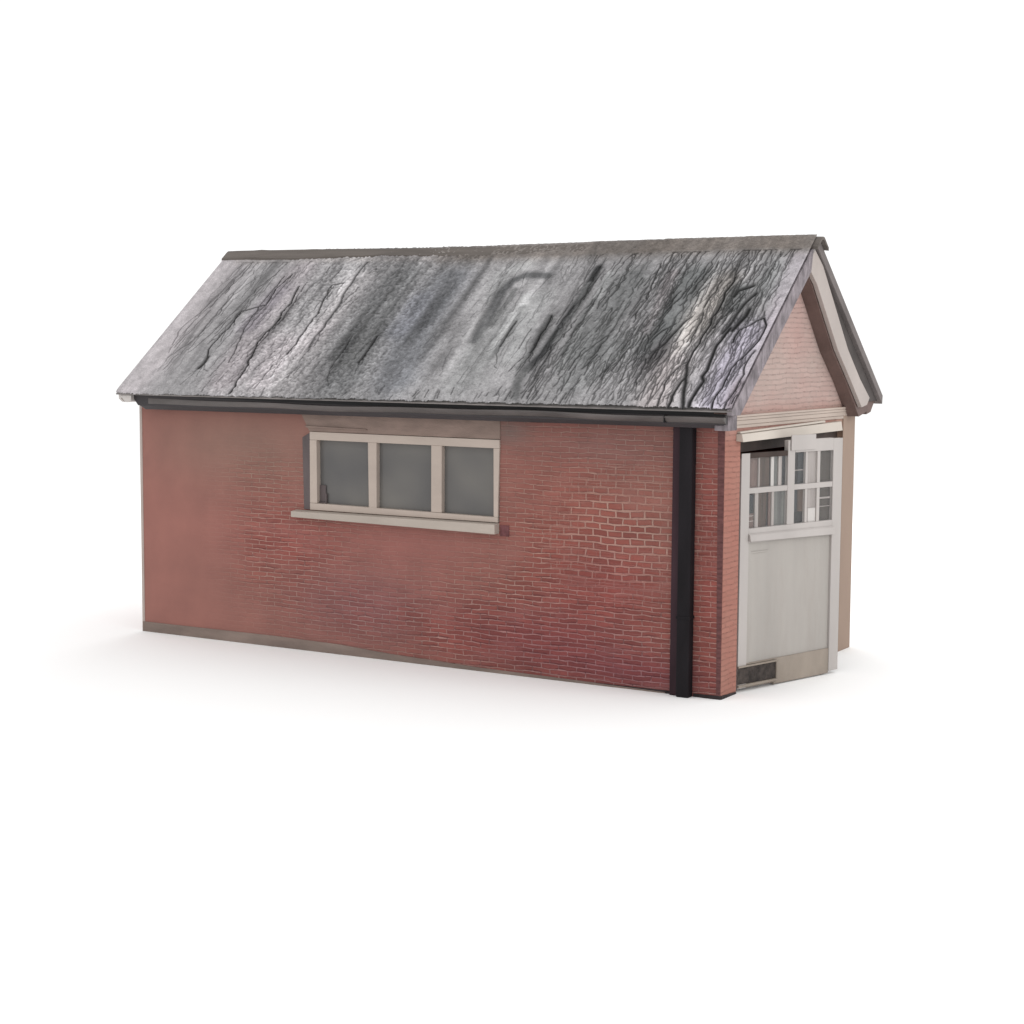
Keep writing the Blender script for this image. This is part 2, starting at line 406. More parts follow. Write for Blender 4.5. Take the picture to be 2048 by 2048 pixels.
for i in (0, n-1):
    for k in range(np_-1):
        mb.f.append((i*m_+k, i*m_+k+1, i*m_+m_-2-k, i*m_+m_-1-k))
mb.build('ridge_cap', M_ridge, roof)

# ---------------- front verge: bargeboards, their recess and the boxed soffit
mb = MB()
mb.yz([(-0.275, 2.557), (1.51, 4.021), (1.458, 3.775), (-0.10, 2.505), (-0.27, 2.508)], X1-0.055, X1-0.0045)
mb.build('bargeboard', M_barge2, garage, 0.004, 'lilac grey bargeboard under the near slope')
mb = MB()
mb.yz([(1.50, 4.012), (1.76, 3.84), (2.47, 3.06), (2.83, 2.765), (3.12, 2.57), (3.05, 2.50), (2.90, 2.48), (2.58, 2.745), (2.20, 3.05), (1.62, 3.66), (1.458, 3.775)], X1-0.052, X1-0.008)
mb.build('bargeboard', M_barge, garage, 0.004, 'broad taupe bargeboard under the far slope')
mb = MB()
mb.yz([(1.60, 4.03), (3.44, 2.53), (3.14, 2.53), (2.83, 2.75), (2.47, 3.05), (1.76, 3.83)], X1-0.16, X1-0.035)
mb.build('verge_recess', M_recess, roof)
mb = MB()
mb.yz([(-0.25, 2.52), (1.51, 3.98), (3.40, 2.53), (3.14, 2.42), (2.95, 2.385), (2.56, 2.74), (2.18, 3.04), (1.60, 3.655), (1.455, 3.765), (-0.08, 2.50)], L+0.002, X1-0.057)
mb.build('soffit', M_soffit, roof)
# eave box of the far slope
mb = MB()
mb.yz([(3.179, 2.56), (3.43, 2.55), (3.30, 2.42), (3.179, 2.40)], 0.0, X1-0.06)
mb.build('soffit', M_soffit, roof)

# rear verge, pale painted
mb = MB()
mb.yz([(-0.255, 2.545), (RIDGE_Y, RIDGE_Z-0.06), (RIDGE_Y, RIDGE_Z-0.22), (-0.10, 2.46), (-0.20, 2.455), (-0.25, 2.49)], X0+0.02, X0+0.055)
mb.build('bargeboard', M_pale, garage, 0.003, 'white bargeboard end at the back corner')
mb = MB()
mb.prism([(-0.06, -0.25, 2.53), (0.10, -0.25, 2.53), (0.10, -0.25, 2.47), (0.02, -0.25, 2.455)], [(-0.06, -0.02, 2.53), (0.10, -0.02, 2.53), (0.10, -0.02, 2.47), (0.02, -0.02, 2.455)])
mb.build('eave_return', M_pale, garage, 0.003)

# ---------------- near eave: dark fascia and gutter
mb = MB()
mb.prism([(0.055, -0.205, 2.54), (L+0.095, -0.205, 2.54), (L+0.095, -0.205, 2.425), (0.155, -0.205, 2.425)],
         [(0.055, -0.05, 2.54), (L+0.095, -0.05, 2.54), (L+0.095, -0.05, 2.425), (0.155, -0.05, 2.425)])
fascia = mb.build('fascia', M_dark, garage, 0.003, 'charcoal painted fascia board')
mb = MB()
mb.prism([(0.145, -0.17, 2.424), (L+0.06, -0.17, 2.424), (L+0.06, -0.13, 2.388), (0.19, -0.13, 2.382)],
         [(0.145, -0.01, 2.424), (L+0.06, -0.01, 2.424), (L+0.06, -0.01, 2.388), (0.19, -0.01, 2.382)])
mb.build('bed_mould', M_dark, fascia, 0.003)
# black strip in place of the shadow under the roof edge
mb = MB(); mb.xz([(0.5, 2.535), (L+0.085, 2.538), (L+0.085, 2.500), (3.0, 2.497), (1.6, 2.515)], -0.214, -0.2065); mb.build('eave_shadow_strip', M_black, fascia)
# ogee gutter
gx = np.linspace(0.30, L+0.10, 110); prof = []
for x in gx:
    f = min(1, (x-0.30)/3.0); lift = 0.006*math.sin(x*1.7)+0.004*math.sin(x*4.1)
    d = 0.001+0.048*f
    zt = 2.492+lift
    prof.append([(x, -0.206, zt-0.006), (x, -0.206-d*0.6, zt+0.002), (x, -0.206-d, zt-0.002), (x, -0.206-d*1.02, zt-0.014), (x, -0.206-d*0.72, zt-0.032), (x, -0.206-d*0.40, zt-0.047), (x, -0.206, zt-0.055)])
mb = MB(); m_ = 7
for r_ in prof: mb.v += r_
for i in range(len(prof)-1):
    for k in range(m_-1): mb.f.append((i*m_+k, i*m_+k+1, (i+1)*m_+k+1, (i+1)*m_+k))
mb.f.append(tuple(range(m_))); mb.f.append(tuple((len(prof)-1)*m_+k for k in range(m_)))
gut = mb.build('gutter', M_gutter, garage, smooth=False)
mb = MB(); mb.box((6.27, -0.262, 2.43), (6.276, -0.204, 2.497)); mb.build('gutter_joint', M_black, gut)

# ---------------- long brick wall
WX0, WX1, WZ0, WZ1 = 2.25, 4.455, 1.425, 2.21
def build_wall():
    nu, nv = 340, 130
    us = np.unique(np.concatenate([np.linspace(0, L, nu), [WX0, WX1]])); vs = np.unique(np.concatenate([np.linspace(0, H+0.12, nv), [WZ0, WZ1]]))
    U, V = np.meshgrid(us, vs); nv, nu = U.shape
    col = np.empty((nv, nu, 3)); col[:] = (151, 107, 98)
    k = np.zeros((nv, nu))
    def blob(x, z, sx, sz, c, s):
        w = (s*np.exp(-((U-x)/sx)**2-((V-z)/sz)**2))[..., None]
        col[:] = col*(1-w)+np.array(c, float)*w
    def kb(x, z, sx, sz, s):
        nonlocal k
        k += s*np.exp(-((U-x)/sx)**2-((V-z)/sz)**2)
    blob(0.2, 1.0, 1.2, 1.6, (157, 109, 100), .9)
    blob(1.4, 2.05, 1.2, .4, (147, 115, 104), .9)
    blob(2.0, 1.1, .8, .35, (160, 102, 96), .7)
    blob(3.4, 1.15, .9, .3, (156, 104, 97), .8)
    blob(2.9, .5, .9, .35, (143, 100, 101), .7)
    blob(4.2, .35, .7, .35, (150, 98, 90), .5)
    blob(5.2, 1.5, .7, .7, (156, 103, 94), .8)
    blob(5.6, 2.2, .8, .2, (140, 104, 98), .8)
    blob(5.6, .9, .7, .4, (152, 91, 87), .8)
    blob(5.0, .35, 1.2, .35, (142, 85, 87), .75)
    blob(5.9, .15, .9, .18, (128, 76, 82), .7)
    blob(6.6, 1.2, .14, 1.6, (146, 90, 85), .8)
    blob(4.55, 2.29, .22, .13, (128, 108, 102), .9)
    kb(5.5, .9, 1.2, 1.4, 1.0); kb(5.2, .25, 1.5, .4, .6); kb(4.6, .3, 1.2, .5, .55); kb(2.0, 1.2, .8, .42, .75); kb(1.7, .75, .6, .4, .35); kb(2.5, .45, .9, .35, .35)
    kb(3.3, .4, .7, .4, .3); kb(6.6, 1.0, .3, 1.6, .6); kb(1.7, 1.75, .7, .25, .3)
    k = np.clip(k, 0, 1)*np.clip((U-0.7)/0.8, 0, 1)
    keep = ~((U[:-1, :-1] > WX0-1e-6) & (U[1:, 1:] < WX1+1e-6) & (V[:-1, :-1] > WZ0-1e-6) & (V[1:, 1:] < WZ1+1e-6))
    P = np.stack([U, np.zeros_like(U), V], -1)
    m, nt, b = nodes_of('red_brick')
    at = nt.nodes.new('ShaderNodeAttribute'); at.attribute_name = 'tint'
    tint, kk = at.outputs['Color'], at.outputs['Alpha']
    tc = nt.nodes.new('ShaderNodeTexCoord').outputs['Object']
    sep = nt.nodes.new('ShaderNodeSeparateXYZ'); nt.links.new(tc, sep.inputs[0])
    wv = noise(nt, mapping(nt, tc, (0.9, 1, 2.2)), 1.6, 3); wv2 = noise(nt, mapping(nt, tc, (2.5, 1, 9)), 3.0, 2)
    z = math_node(nt, 'ADD', sep.outputs[2], math_node(nt, 'ADD', math_node(nt, 'MULTIPLY', wv, 0.065), math_node(nt, 'MULTIPLY', wv2, 0.022)))
    x = math_node(nt, 'ADD', sep.outputs[0], math_node(nt, 'MULTIPLY', noise(nt, tc, 5, 2), 0.05))
    cmb = nt.nodes.new('ShaderNodeCombineXYZ'); nt.links.new(x, cmb.inputs[0]); nt.links.new(z, cmb.inputs[1])
    def brick(wd, ht, mo, off=0.5):
        n = nt.nodes.new('ShaderNodeTexBrick'); nt.links.new(cmb.outputs[0], n.inputs['Vector'])
        n.inputs['Scale'].default_value = 1; n.inputs['Brick Width'].default_value = wd; n.inputs['Row Height'].default_value = ht
        n.inputs['Mortar Size'].default_value = mo; n.inputs['Mortar Smooth'].default_value = 0.35; n.inputs['Bias'].default_value = 0.0
        n.offset = off
        n.inputs['Color1'].default_value = (0.0, 0.0, 0.0, 1); n.inputs['Color2'].default_value = (1, 1, 1, 1); n.inputs['Mortar'].default_value = (0.5, 0.5, 0.5, 1)
        return n.outputs['Color'], n.outputs['Fac']
    c1, f1 = brick(0.19, 0.045, 0.0058)
    c2, f2 = brick(0.15, 0.064, 0.0105)
    dx = math_node(nt, 'MULTIPLY', math_node(nt, 'SUBTRACT', sep.outputs[0], 5.78), 1.25)
    dz = math_node(nt, 'MULTIPLY', math_node(nt, 'SUBTRACT', sep.outputs[2], 1.42), 1.75)
    rad = math_node(nt, 'ADD', math_node(nt, 'MULTIPLY', dx, dx), math_node(nt, 'MULTIPLY', dz, dz))
    big = ramp(nt, math_node(nt, 'ADD', rad, math_node(nt, 'MULTIPLY', noise(nt, mapping(nt, tc, (1.2, 1, 3.0)), 4.5, 3), 1.3)), 2.2, 0.75)
    cc = mix_col(nt, big, c1, c2); 
    ff = nt.nodes.new('ShaderNodeMix'); nt.links.new(big, ff.inputs[0]); nt.links.new(f1, ff.inputs[2]); nt.links.new(f2, ff.inputs[3]); ff = ff.outputs[0]
    patch = ramp(nt, noise(nt, mapping(nt, tc, (0.7, 1, 1.6)), 2.4, 5, 0.65), 0.25, 0.55)
    kf = math_node(nt, 'MULTIPLY', math_node(nt, 'MULTIPLY', kk, patch), 1.35, True)
    red = mix_col(nt, cc, (0.74, 0.58, 0.57), (1.03, 0.80, 0.76))
    bc = mix_col(nt, 1.0, tint, red, 'MULTIPLY')
    mort = mix_col(nt, 1.0, tint, (1.42, 1.95, 1.92), 'MULTIPLY')
    full = mix_col(nt, ff, bc, mort)
    # open joints: a dark gap under some of the courses
    z_up = math_node(nt, 'ADD', z, -0.011)
    cm2 = nt.nodes.new('ShaderNodeCombineXYZ'); nt.links.new(x, cm2.inputs[0]); nt.links.new(z_up, cm2.inputs[1])
    nb = nt.nodes.new('ShaderNodeTexBrick'); nt.links.new(cm2.outputs[0], nb.inputs['Vector'])
    nb.inputs['Scale'].default_value = 1; nb.inputs['Brick Width'].default_value = 0.19; nb.inputs['Row Height'].default_value = 0.045
    nb.inputs['Mortar Size'].default_value = 0.0055; nb.inputs['Mortar Smooth'].default_value = 0.3
    gaps = ramp(nt, noise(nt, mapping(nt, tc, (0.35, 1, 1.2)), 11, 3, 0.6), 0.50, 0.58)
    dk = math_node(nt, 'MULTIPLY', math_node(nt, 'MULTIPLY', nb.outputs['Fac'], gaps), math_node(nt, 'SUBTRACT', 1.0, big))
    full = mix_col(nt, math_node(nt, 'MULTIPLY', dk, 0.62), full, mix_col(nt, 1.0, tint, (0.36, 0.30, 0.34), 'MULTIPLY'))
    c = mix_col(nt, kf, tint, full)
    ln = noise(nt, mapping(nt, tc, (0.5, 1, 30)), 3.0, 2, 0.7)
    lw_ = math_node(nt, 'MULTIPLY', ramp(nt, ln, 0.60, 0.70), math_node(nt, 'MULTIPLY', kk, 0.42))
    c = mix_col(nt, lw_, c, mix_col(nt, 1.0, tint, (1.5, 1.9, 1.9), 'MULTIPLY'))
    ld_ = math_node(nt, 'MULTIPLY', ramp(nt, ln, 0.40, 0.31), math_node(nt, 'MULTIPLY', kk, 0.36))
    c = mix_col(nt, ld_, c, mix_col(nt, 1.0, tint, (0.5, 0.42, 0.46), 'MULTIPLY'))
    speck = noise(nt, mapping(nt, tc, (0.45, 1, 1)), 75, 3, 0.7)
    broad = noise(nt, tc, 2.2, 5)
    c = mix_col(nt, 1.0, c, mix_col(nt, ramp(nt, broad, 0.3, 0.7), (0.90, 0.91, 0.92), (1.08, 1.06, 1.06)), 'MULTIPLY')
    sk = math_node(nt, 'MULTIPLY', math_node(nt, 'GREATER_THAN', speck, 0.615), math_node(nt, 'MULTIPLY', kk, 0.55))
    c = mix_col(nt, sk, c, mix_col(nt, 1.0, tint, (0.40, 0.36, 0.42), 'MULTIPLY'))
    # dark open joints here and there just under a course
    nt.links.new(c, b.inputs['Base Color']); b.inputs['Roughness'].default_value = 0.9; b.inputs['Specular IOR Level'].default_value = 0.2
    hh = math_node(nt, 'ADD', math_node(nt, 'MULTIPLY', math_node(nt, 'MULTIPLY', ff, kf), -1.0), math_node(nt, 'MULTIPLY', speck, math_node(nt, 'MULTIPLY', kk, 0.55)))
    bump(nt, b, hh, 0.014)
    o = grid_object('side_wall', P, keep, lin_np(np.clip(col, 0, 255))/KW, k, m, garage, False)
    return o, m
side, M_brick = build_wall()

M_core = plain('brick_core', alb((150, 98, 92), 1.1), 0.9, 0.1, 6, 0.003)
mb = MB()                                # body of the wall behind its face, open at the window
th = 0.22
for a, b_ in (((0, 0.002, 0), (WX0, th, H+0.1)), ((WX1, 0.002, 0), (L-0.221, th, H+0.1)), ((WX0, 0.002, 0), (WX1, th, WZ0)), ((WX0, 0.002, WZ1), (WX1, th, H+0.1))): mb.box(a, b_)
mb.box((0, th, 0), (th, W, H+0.1)); mb.box((th, W-th, 0), (L-0.225, W, H+0.1))
mb.yz([(0.05, H+0.1), (W-0.05, H+0.1), (RIDGE_Y, RIDGE_Z-0.12)], 0, th)
mb.build('wall_core', M_core, garage)
M_edge2 = plain('faded_trim', alb((186, 172, 165), 1.2), 0.7, 0.06, 2, 0.001)
mb = MB(); mb.box((-0.012, -0.006, 0.0), (0.022, 0.05, 2.42)); mb.build('corner_trim', M_edge2, garage, 0.004)
# dark soldier strip at the front corner, seen on the long wall
M_mauve = plain('mauve_brick', alb((112, 74, 73), KW), 0.9, 0.22, 10, 0.005, (1, 1, 4))
mb = MB(); mb.xz([(L-0.066, 2.40), (L-0.001, 2.40), (L-0.001, 0.02), (L-0.04, 0.02)], -0.005, 0.0035)
mb.build('corner_trim', M_mauve, garage, 0.002, 'dark mauve strip at the front corner under the eave')
# base course, tall at back; its thin front run stands for a shadow line
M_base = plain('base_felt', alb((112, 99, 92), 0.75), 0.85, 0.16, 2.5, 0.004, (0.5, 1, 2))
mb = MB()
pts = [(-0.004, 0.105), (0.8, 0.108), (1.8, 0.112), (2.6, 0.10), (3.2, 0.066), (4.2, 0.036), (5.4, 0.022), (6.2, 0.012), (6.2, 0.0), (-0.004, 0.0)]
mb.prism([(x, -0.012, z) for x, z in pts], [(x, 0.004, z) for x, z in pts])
mb.build('base_course_and_shadow_line', M_base, garage, 0.003)
M_contact_shade = plain('contact_shade', alb((46, 40, 41), 0.8), 0.9, 0.3, 8, 0.004)
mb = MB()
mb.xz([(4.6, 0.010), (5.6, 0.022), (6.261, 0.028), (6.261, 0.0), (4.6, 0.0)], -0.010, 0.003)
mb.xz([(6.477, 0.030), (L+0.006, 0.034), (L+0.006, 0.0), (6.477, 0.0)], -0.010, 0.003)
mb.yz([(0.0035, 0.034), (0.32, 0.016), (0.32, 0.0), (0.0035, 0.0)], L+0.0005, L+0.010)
mb.build('contact_shade', M_contact_shade, garage)  # dark strip stands in for the contact shadow along the base
mb = MB(); mb.box((4.466, -0.008, 1.306), (4.562, 0.01, 1.408)); mb.build('air_brick', plain('dark_brick', alb((122, 78, 80), KW), 0.9, 0.2, 14, 0.004), garage, 0.003)

# ---------------- window
M_frame = plain('cream_paint', alb((192, 177, 166), KW), 0.5, 0.06, 2.5, 0.0015, (0.4, 1, 1))
M_sill = plain('stone_sill', alb((196, 184, 173), KW*1.15), 0.7, 0.06, 4, 0.002, (0.3, 1, 1))
M_lint = plain('concrete', alb((141, 122, 113), KW*0.9), 0.9, 0.10, 7, 0.004, (0.5, 1, 1.4))
M_rev = plain('dark_jamb', alb((100, 90, 90), KW), 0.7, 0.12, 5, 0.002, (1, 1, 0.2))
Y0, Y1 = -0.018, 0.07
mb = MB()
mb.xz([(2.25, 2.21), (4.46, 2.205), (4.462, 2.125), (2.25, 2.13)], Y0, Y1)
mb.xz([(2.25, 2.129), (2.335, 2.129), (2.340, 1.50), (2.25, 1.50)], Y0, Y1)
mb.xz([(4.395, 2.124), (4.461, 2.124), (4.445, 1.48), (4.40, 1.48)], Y0, Y1)
mb.xz([(2.955, 2.1285), (3.058, 2.128), (3.058, 1.487), (2.965, 1.487)], Y0+0.006, Y1)
mb.xz([(3.695, 2.127), (3.815, 2.1265), (3.815, 1.487), (3.695, 1.487)], Y0+0.006, Y1)
mb.xz([(2.25, 1.499), (4.445, 1.479), (4.445, 1.430), (2.25, 1.430)], Y0, Y1)
win = mb.build('window', M_frame, garage, 0.004, 'three-pane cream framed window')
M_glass, nt, b = nodes_of('grey_glass')
tc = nt.nodes.new('ShaderNodeTexCoord').outputs['Object']
c = mix_col(nt, ramp(nt, noise(nt, mapping(nt, tc, (0.8, 1, 0.9)), 1.3, 2), 0.3, 0.7), alb((86, 85, 86), 1.0), alb((112, 109, 105), 1.0))
nt.links.new(c, b.inputs['Base Color']); b.inputs['Roughness'].default_value = 0.22; b.inputs['Specular IOR Level'].default_value = 0.25
for x0, x1 in ((2.33, 2.97), (3.05, 3.70), (3.81, 4.40)):
    mb = MB(); mb.box((x0, 0.042, 1.46), (x1, 0.048, 2.135)); mb.build('pane', M_glass, win)
mb = MB()                                # catch and stay in the corner of the first light
mb.box((2.342, 0.016, 1.50), (2.43, 0.040, 1.515)); mb.box((2.416, 0.016, 1.516), (2.430, 0.040, 1.60)); mb.box((2.342, 0.026, 1.516), (2.414, 0.040, 1.68))
mb.build('stay', M_rev, win, 0.002)
mb = MB()
mb.prism([(2.06, -0.085, 1.352), (4.452, -0.085, 1.325), (4.452, -0.085, 1.418), (2.06, -0.085, 1.412)],
         [(2.06, 0.06, 1.352), (4.452, 0.06, 1.325), (4.452, 0.06, 1.429), (2.06, 0.06, 1.429)])
mb.build('window_sill', M_sill, win, 0.006)
mb = MB(); mb.xz([(2.155, 2.15), (2.248, 2.20), (2.248, 1.431), (2.172, 1.431)], -0.012, 0.05); mb.build('jamb', M_rev, win, 0.003)
mb = MB(); mb.xz([(2.14, 2.385), (4.46, 2.396), (4.46, 2.209), (2.24, 2.213)], -0.010, 0.06); lint = mb.build('lintel', M_lint, garage, 0.004)
mb = MB(); mb.xz([(2.19, 2.27), (2.95, 2.255), (2.95, 2.246), (2.22, 2.248)], -0.024, -0.008); mb.build('drip', M_lint, lint, 0.003)

# ---------------- downpipe
M_pipe = plain('black_pipe', (0.012, 0.010, 0.012), 0.55, 0.2, 4, 0.001, (1, 1, 0.3), spec=0.12)
M_pipe2 = plain('plum_pipe', alb((64, 46, 52), KW), 0.6, 0.2, 4, 0.001, (1, 1, 0.2), spec=0.12)
mb = MB(); mb.box((6.345, -0.10, 0.0), (6.470, -0.004, 2.425)); pipe = mb.build('downpipe', M_pipe, garage, 0.012)
mb = MB(); mb.box((6.262, -0.055, 0.0), (6.343, -0.003, 2.42)); mb.build('backing_board', M_pipe2, pipe, 0.01)
mb = MB(); mb.box((6.34, -0.106, 0.70), (6.475, -0.003, 0.725)); mb.build('pipe_collar', M_pipe, pipe, 0.003)

# ---------------- gable wall with its door opening
m, nt, b = nodes_of('pale_brick')
tc = nt.nodes.new('ShaderNodeTexCoord').outputs['Object']
sep = nt.nodes.new('ShaderNodeSeparateXYZ'); nt.links.new(tc, sep.inputs[0])
z = math_node(nt, 'ADD', sep.outputs[2], math_node(nt, 'MULTIPLY', noise(nt, mapping(nt, tc, (1, 1.5, 2)), 2, 3), 0.06))
cmb = nt.nodes.new('ShaderNodeCombineXYZ'); nt.links.new(sep.outputs[1], cmb.inputs[0]); nt.links.new(z, cmb.inputs[1])
n = nt.nodes.new('ShaderNodeTexBrick'); nt.links.new(cmb.outputs[0], n.inputs['Vector'])
n.inputs['Scale'].default_value = 1; n.inputs['Brick Width'].default_value = 0.17; n.inputs['Row Height'].default_value = 0.047
n.inputs['Mortar Size'].default_value = 0.005; n.inputs['Mortar Smooth'].default_value = 0.3
n.inputs['Color1'].default_value = (0.95, 0.94, 0.94, 1); n.inputs['Color2'].default_value = (1.04, 1.03, 1.03, 1); n.inputs['Mortar'].default_value = (1.0, 1.03, 1.03, 1)
up = ramp(nt, sep.outputs[2], 2.25, 2.6); far = ramp(nt, sep.outputs[1], 2.4, 2.9)
base = mix_col(nt, up, alb((172, 123, 110), KG*0.95), alb((194, 172, 164), KG))
base = mix_col(nt, math_node(nt, 'MULTIPLY', far, math_node(nt, 'SUBTRACT', 1.0, up)), base, alb((172, 150, 132), KG*0.95))
base = mix_col(nt, ramp(nt, noise(nt, tc, 1.6, 4), 0.35, 0.7), base, mix_col(nt, 1.0, base, (1.02, 0.90, 0.90), 'MULTIPLY'))
c = mix_col(nt, 1.0, base, n.outputs['Color'], 'MULTIPLY')
gap = noise(nt, mapping(nt, tc, (1, 0.5, 1)), 26, 3, 0.6)
gp = math_node(nt, 'MULTIPLY', n.outputs['Fac'], math_node(nt, 'GREATER_THAN', gap, 0.57))
c = mix_col(nt, math_node(nt, 'MULTIPLY', gp, 0.38), c, mix_col(nt, 1.0, base, (0.45, 0.38, 0.40), 'MULTIPLY'))
nt.links.new(c, b.inputs['Base Color']); b.inputs['Roughness'].default_value = 0.9; b.inputs['Specular IOR Level'].default_value = 0.2
bump(nt, b, math_node(nt, 'MULTIPLY', math_node(nt, 'ADD', n.outputs['Fac'], math_node(nt, 'MULTIPLY', gap, -0.6)), -1.0), 0.007)
M_pink = m
OY0, OY1, OZ = 0.335, 2.87, 2.25
M_pier = plain('tan_render', alb((168, 146, 131), KG*0.97), 0.85, 0.05, 1.5, 0.002, (1, 1, 0.4))
mb = MB(); mb.box((L+0.0005, OY1-0.02, 0.0), (L+0.012, W+0.004, 2.40)); mb.build('pier', M_pier, garage, 0.003, 'smooth tan pier at the far corner')
mb = MB()
G0, G1 = L-0.22, L
mb.yz([(0.005, 0), (OY0, 0), (OY0, OZ), (0.005, OZ)], G0, G1)
mb.yz([(OY1, 0), (W, 0), (W, OZ), (OY1, OZ)], G0, G1)
mb.yz([(0.005, OZ), (W, OZ), (W, 2.52), (RIDGE_Y+0.02, RIDGE_Z-0.12), (0.005, 2.52)], G0, G1)
gable = mb.build('gable_wall', M_pink, garage, label='pale pink brick gable end')

# stacked cream mouldings across the gable and the drip board over the door
M_mould = plain('cream_moulding', alb((203, 186, 174), KG), 0.6, 0.06, 3, 0.002, (1, 0.3, 1.5))
mb = MB()
for z0, z1, d, y0, y1 in ((2.472, 2.492, 0.030, 0.03, 3.12), (2.445, 2.470, 0.022, 0.0, 3.10), (2.405, 2.443, 0.016, 0.0, 3.16), (2.375, 2.403, 0.010, 0.05, 2.9)):
    mb.prism([(L-0.001, y0, z0), (L-0.001, y1, z0-0.01), (L-0.001, y1, z1-0.01), (L-0.001, y0, z1)], [(L+d, y0, z0), (L+d, y1, z0-0.01), (L+d, y1, z1-0.01), (L+d, y0, z1)])
mb.build('cornice', M_mould, garage, 0.004, 'layered cream cornice under the gable triangle')
mb = MB()
mb.prism([(L-0.001, 0.24, 2.262), (L-0.001, 2.68, 2.262), (L-0.001, 2.68, 2.345), (L-0.001, 0.24, 2.325)], [(L+0.07, 0.24, 2.255), (L+0.07, 2.68, 2.255), (L+0.055, 2.68, 2.345), (L+0.055, 0.24, 2.325)])
mb.prism([(L-0.001, 0.26, 2.328), (L-0.001, 2.3, 2.348), (L-0.001, 2.3, 2.368), (L-0.001, 0.26, 2.345)], [(L+0.035, 0.26, 2.328), (L+0.035, 2.3, 2.348), (L+0.03, 2.3, 2.368), (L+0.03, 0.26, 2.345)])
M_drip = plain('cream_drip_board', alb((222, 211, 199), KG), 0.55, 0.05, 2, 0.0015, (1, 0.3, 1))
mb.build('drip_board', M_drip, garage, 0.004)
mb = MB(); mb.box((L-0.03, -0.16, 2.37), (L+0.10, 0.03, 2.50)); mb.build('eave_return', M_barge2, garage, 0.006)

# ---------------- doors: near leaf ajar by 16 degrees, the other shut
M_panel = plain('grey_white_panel', alb((180, 174, 168), KG), 0.55, 0.05, 1.3, 0.002, (1, 2.2, 0.35), dirt=alb((160, 150, 142), KG))
M_dirty = plain('stained_rail', alb((165, 153, 141), KG), 0.7, 0.10, 2.2, 0.002, (1, 1.5, 0.8), dirt=alb((138, 120, 104), KG))
M_shade_dark = plain('shade_dark', alb((62, 50, 45), 1.0), 0.7, 0.15, 5, 0.002)
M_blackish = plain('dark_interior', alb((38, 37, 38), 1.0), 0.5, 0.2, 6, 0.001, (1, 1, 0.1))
M_brown = plain('brown_blind', alb((112, 94, 88), 1.0), 0.6, 0.2, 9, 0.001, (1, 2, 0.1))
M_brown2 = plain('umber_blind', alb((84, 70, 62), 1.0), 0.6, 0.25, 11, 0.001, (1, 2, 0.1))
M_taupe = plain('taupe_blind', alb((72, 66, 61), 1.0), 0.6, 0.1, 14, 0.001, (1, 4, 0.1))
M_net = plain('net_curtain', alb((158, 150, 146), 1.0), 0.8, 0.1, 10, 0.001, (1, 3, 0.15))
M_slate = plain('slate_blind', alb((52, 54, 56), 1.0), 0.5, 0.2, 9, 0.001, (1, 3, 0.1))
M_green = plain('grey_green_blind', alb((98, 98, 95), 1.0), 0.5, 0.2, 9, 0.001, (1, 3, 0.1))
ang = math.radians(16)
XF = Matrix.Translation((L+0.0, 0.37, 0)) @ Matrix.Rotation(-ang, 4, 'Z')   # local y runs along the leaf, local x is outward

T = 0.05                                 # leaf thickness, front face at local x = 0
def pc(mb, y0, y1, z0, z1, x1=0.0, x0=-T): mb.box((x0, y0, z0), (x1, y1, z1))
mb = MB()
DW = 1.475
pc(mb, 0.0, 0.118, 0.03, 2.145)                      # hinge stile
pc(mb, 1.335, DW, 0.03, 2.235)                       # meeting stile
pc(mb, 0.660, 0.762, 1.47, 2.24, -0.002)             # middle stile
pc(mb, 0.762, 1.335, 2.125, 2.24)                    # head rail
pc(mb, 0.118, 0.660, 1.782, 1.832, -0.004)           # glazing bar across
pc(mb, 0.762, 1.335, 1.782, 1.832, -0.004)
pc(mb, 1.098, 1.142, 1.832, 2.125, -0.004); pc(mb, 1.098, 1.142, 1.47, 1.782, -0.004)
pc(mb, 0.925, 0.958, 1.832, 2.125, -0.006); pc(mb, 0.925, 0.958, 1.47, 1.782, -0.006)
pc(mb, 0.118, 1.335, 1.34, 1.47)                     # lock rail
mb.prism([(0.002, 0.112, 1.355), (0.002, 1.35, 1.335), (0.002, 1.35, 1.415), (0.002, 0.112, 1.425)], [(0.03, 0.112, 1.355), (0.03, 1.35, 1.335), (0.02, 1.35, 1.40), (0.02, 0.112, 1.41)])
door = mb.build('door', M_white, garage, 0.004, 'white half-glazed door', xf=XF)
mb = MB(); pc(mb, 0.69, 1.05, 2.145, 2.285, 0.012, 0.001); mb.build('head_board', M_white, door, 0.003, xf=XF)
mb = MB(); pc(mb, 0.118, 1.335, 0.25, 1.34, -0.022, -0.04); mb.build('panel', M_panel, door, xf=XF)
mb = MB(); pc(mb, 0.119, 0.17, 0.25, 1.339, -0.010, -0.021); pc(mb, 0.171, 0.42, 1.24, 1.256, -0.014, -0.0215); mb.build('panel_bead', M_panel, door, 0.003, xf=XF)
mb = MB(); pc(mb, 0.52, 1.335, 0.012, 0.25, -0.006, -T); pc(mb, 0.118, 0.52, 0.236, 0.25, -0.006, -T); pc(mb, 0.118, 0.52, 0.03, 0.066, 0.0, -T); mb.build('bottom_rail', M_dirty, door, 0.004, xf=XF)
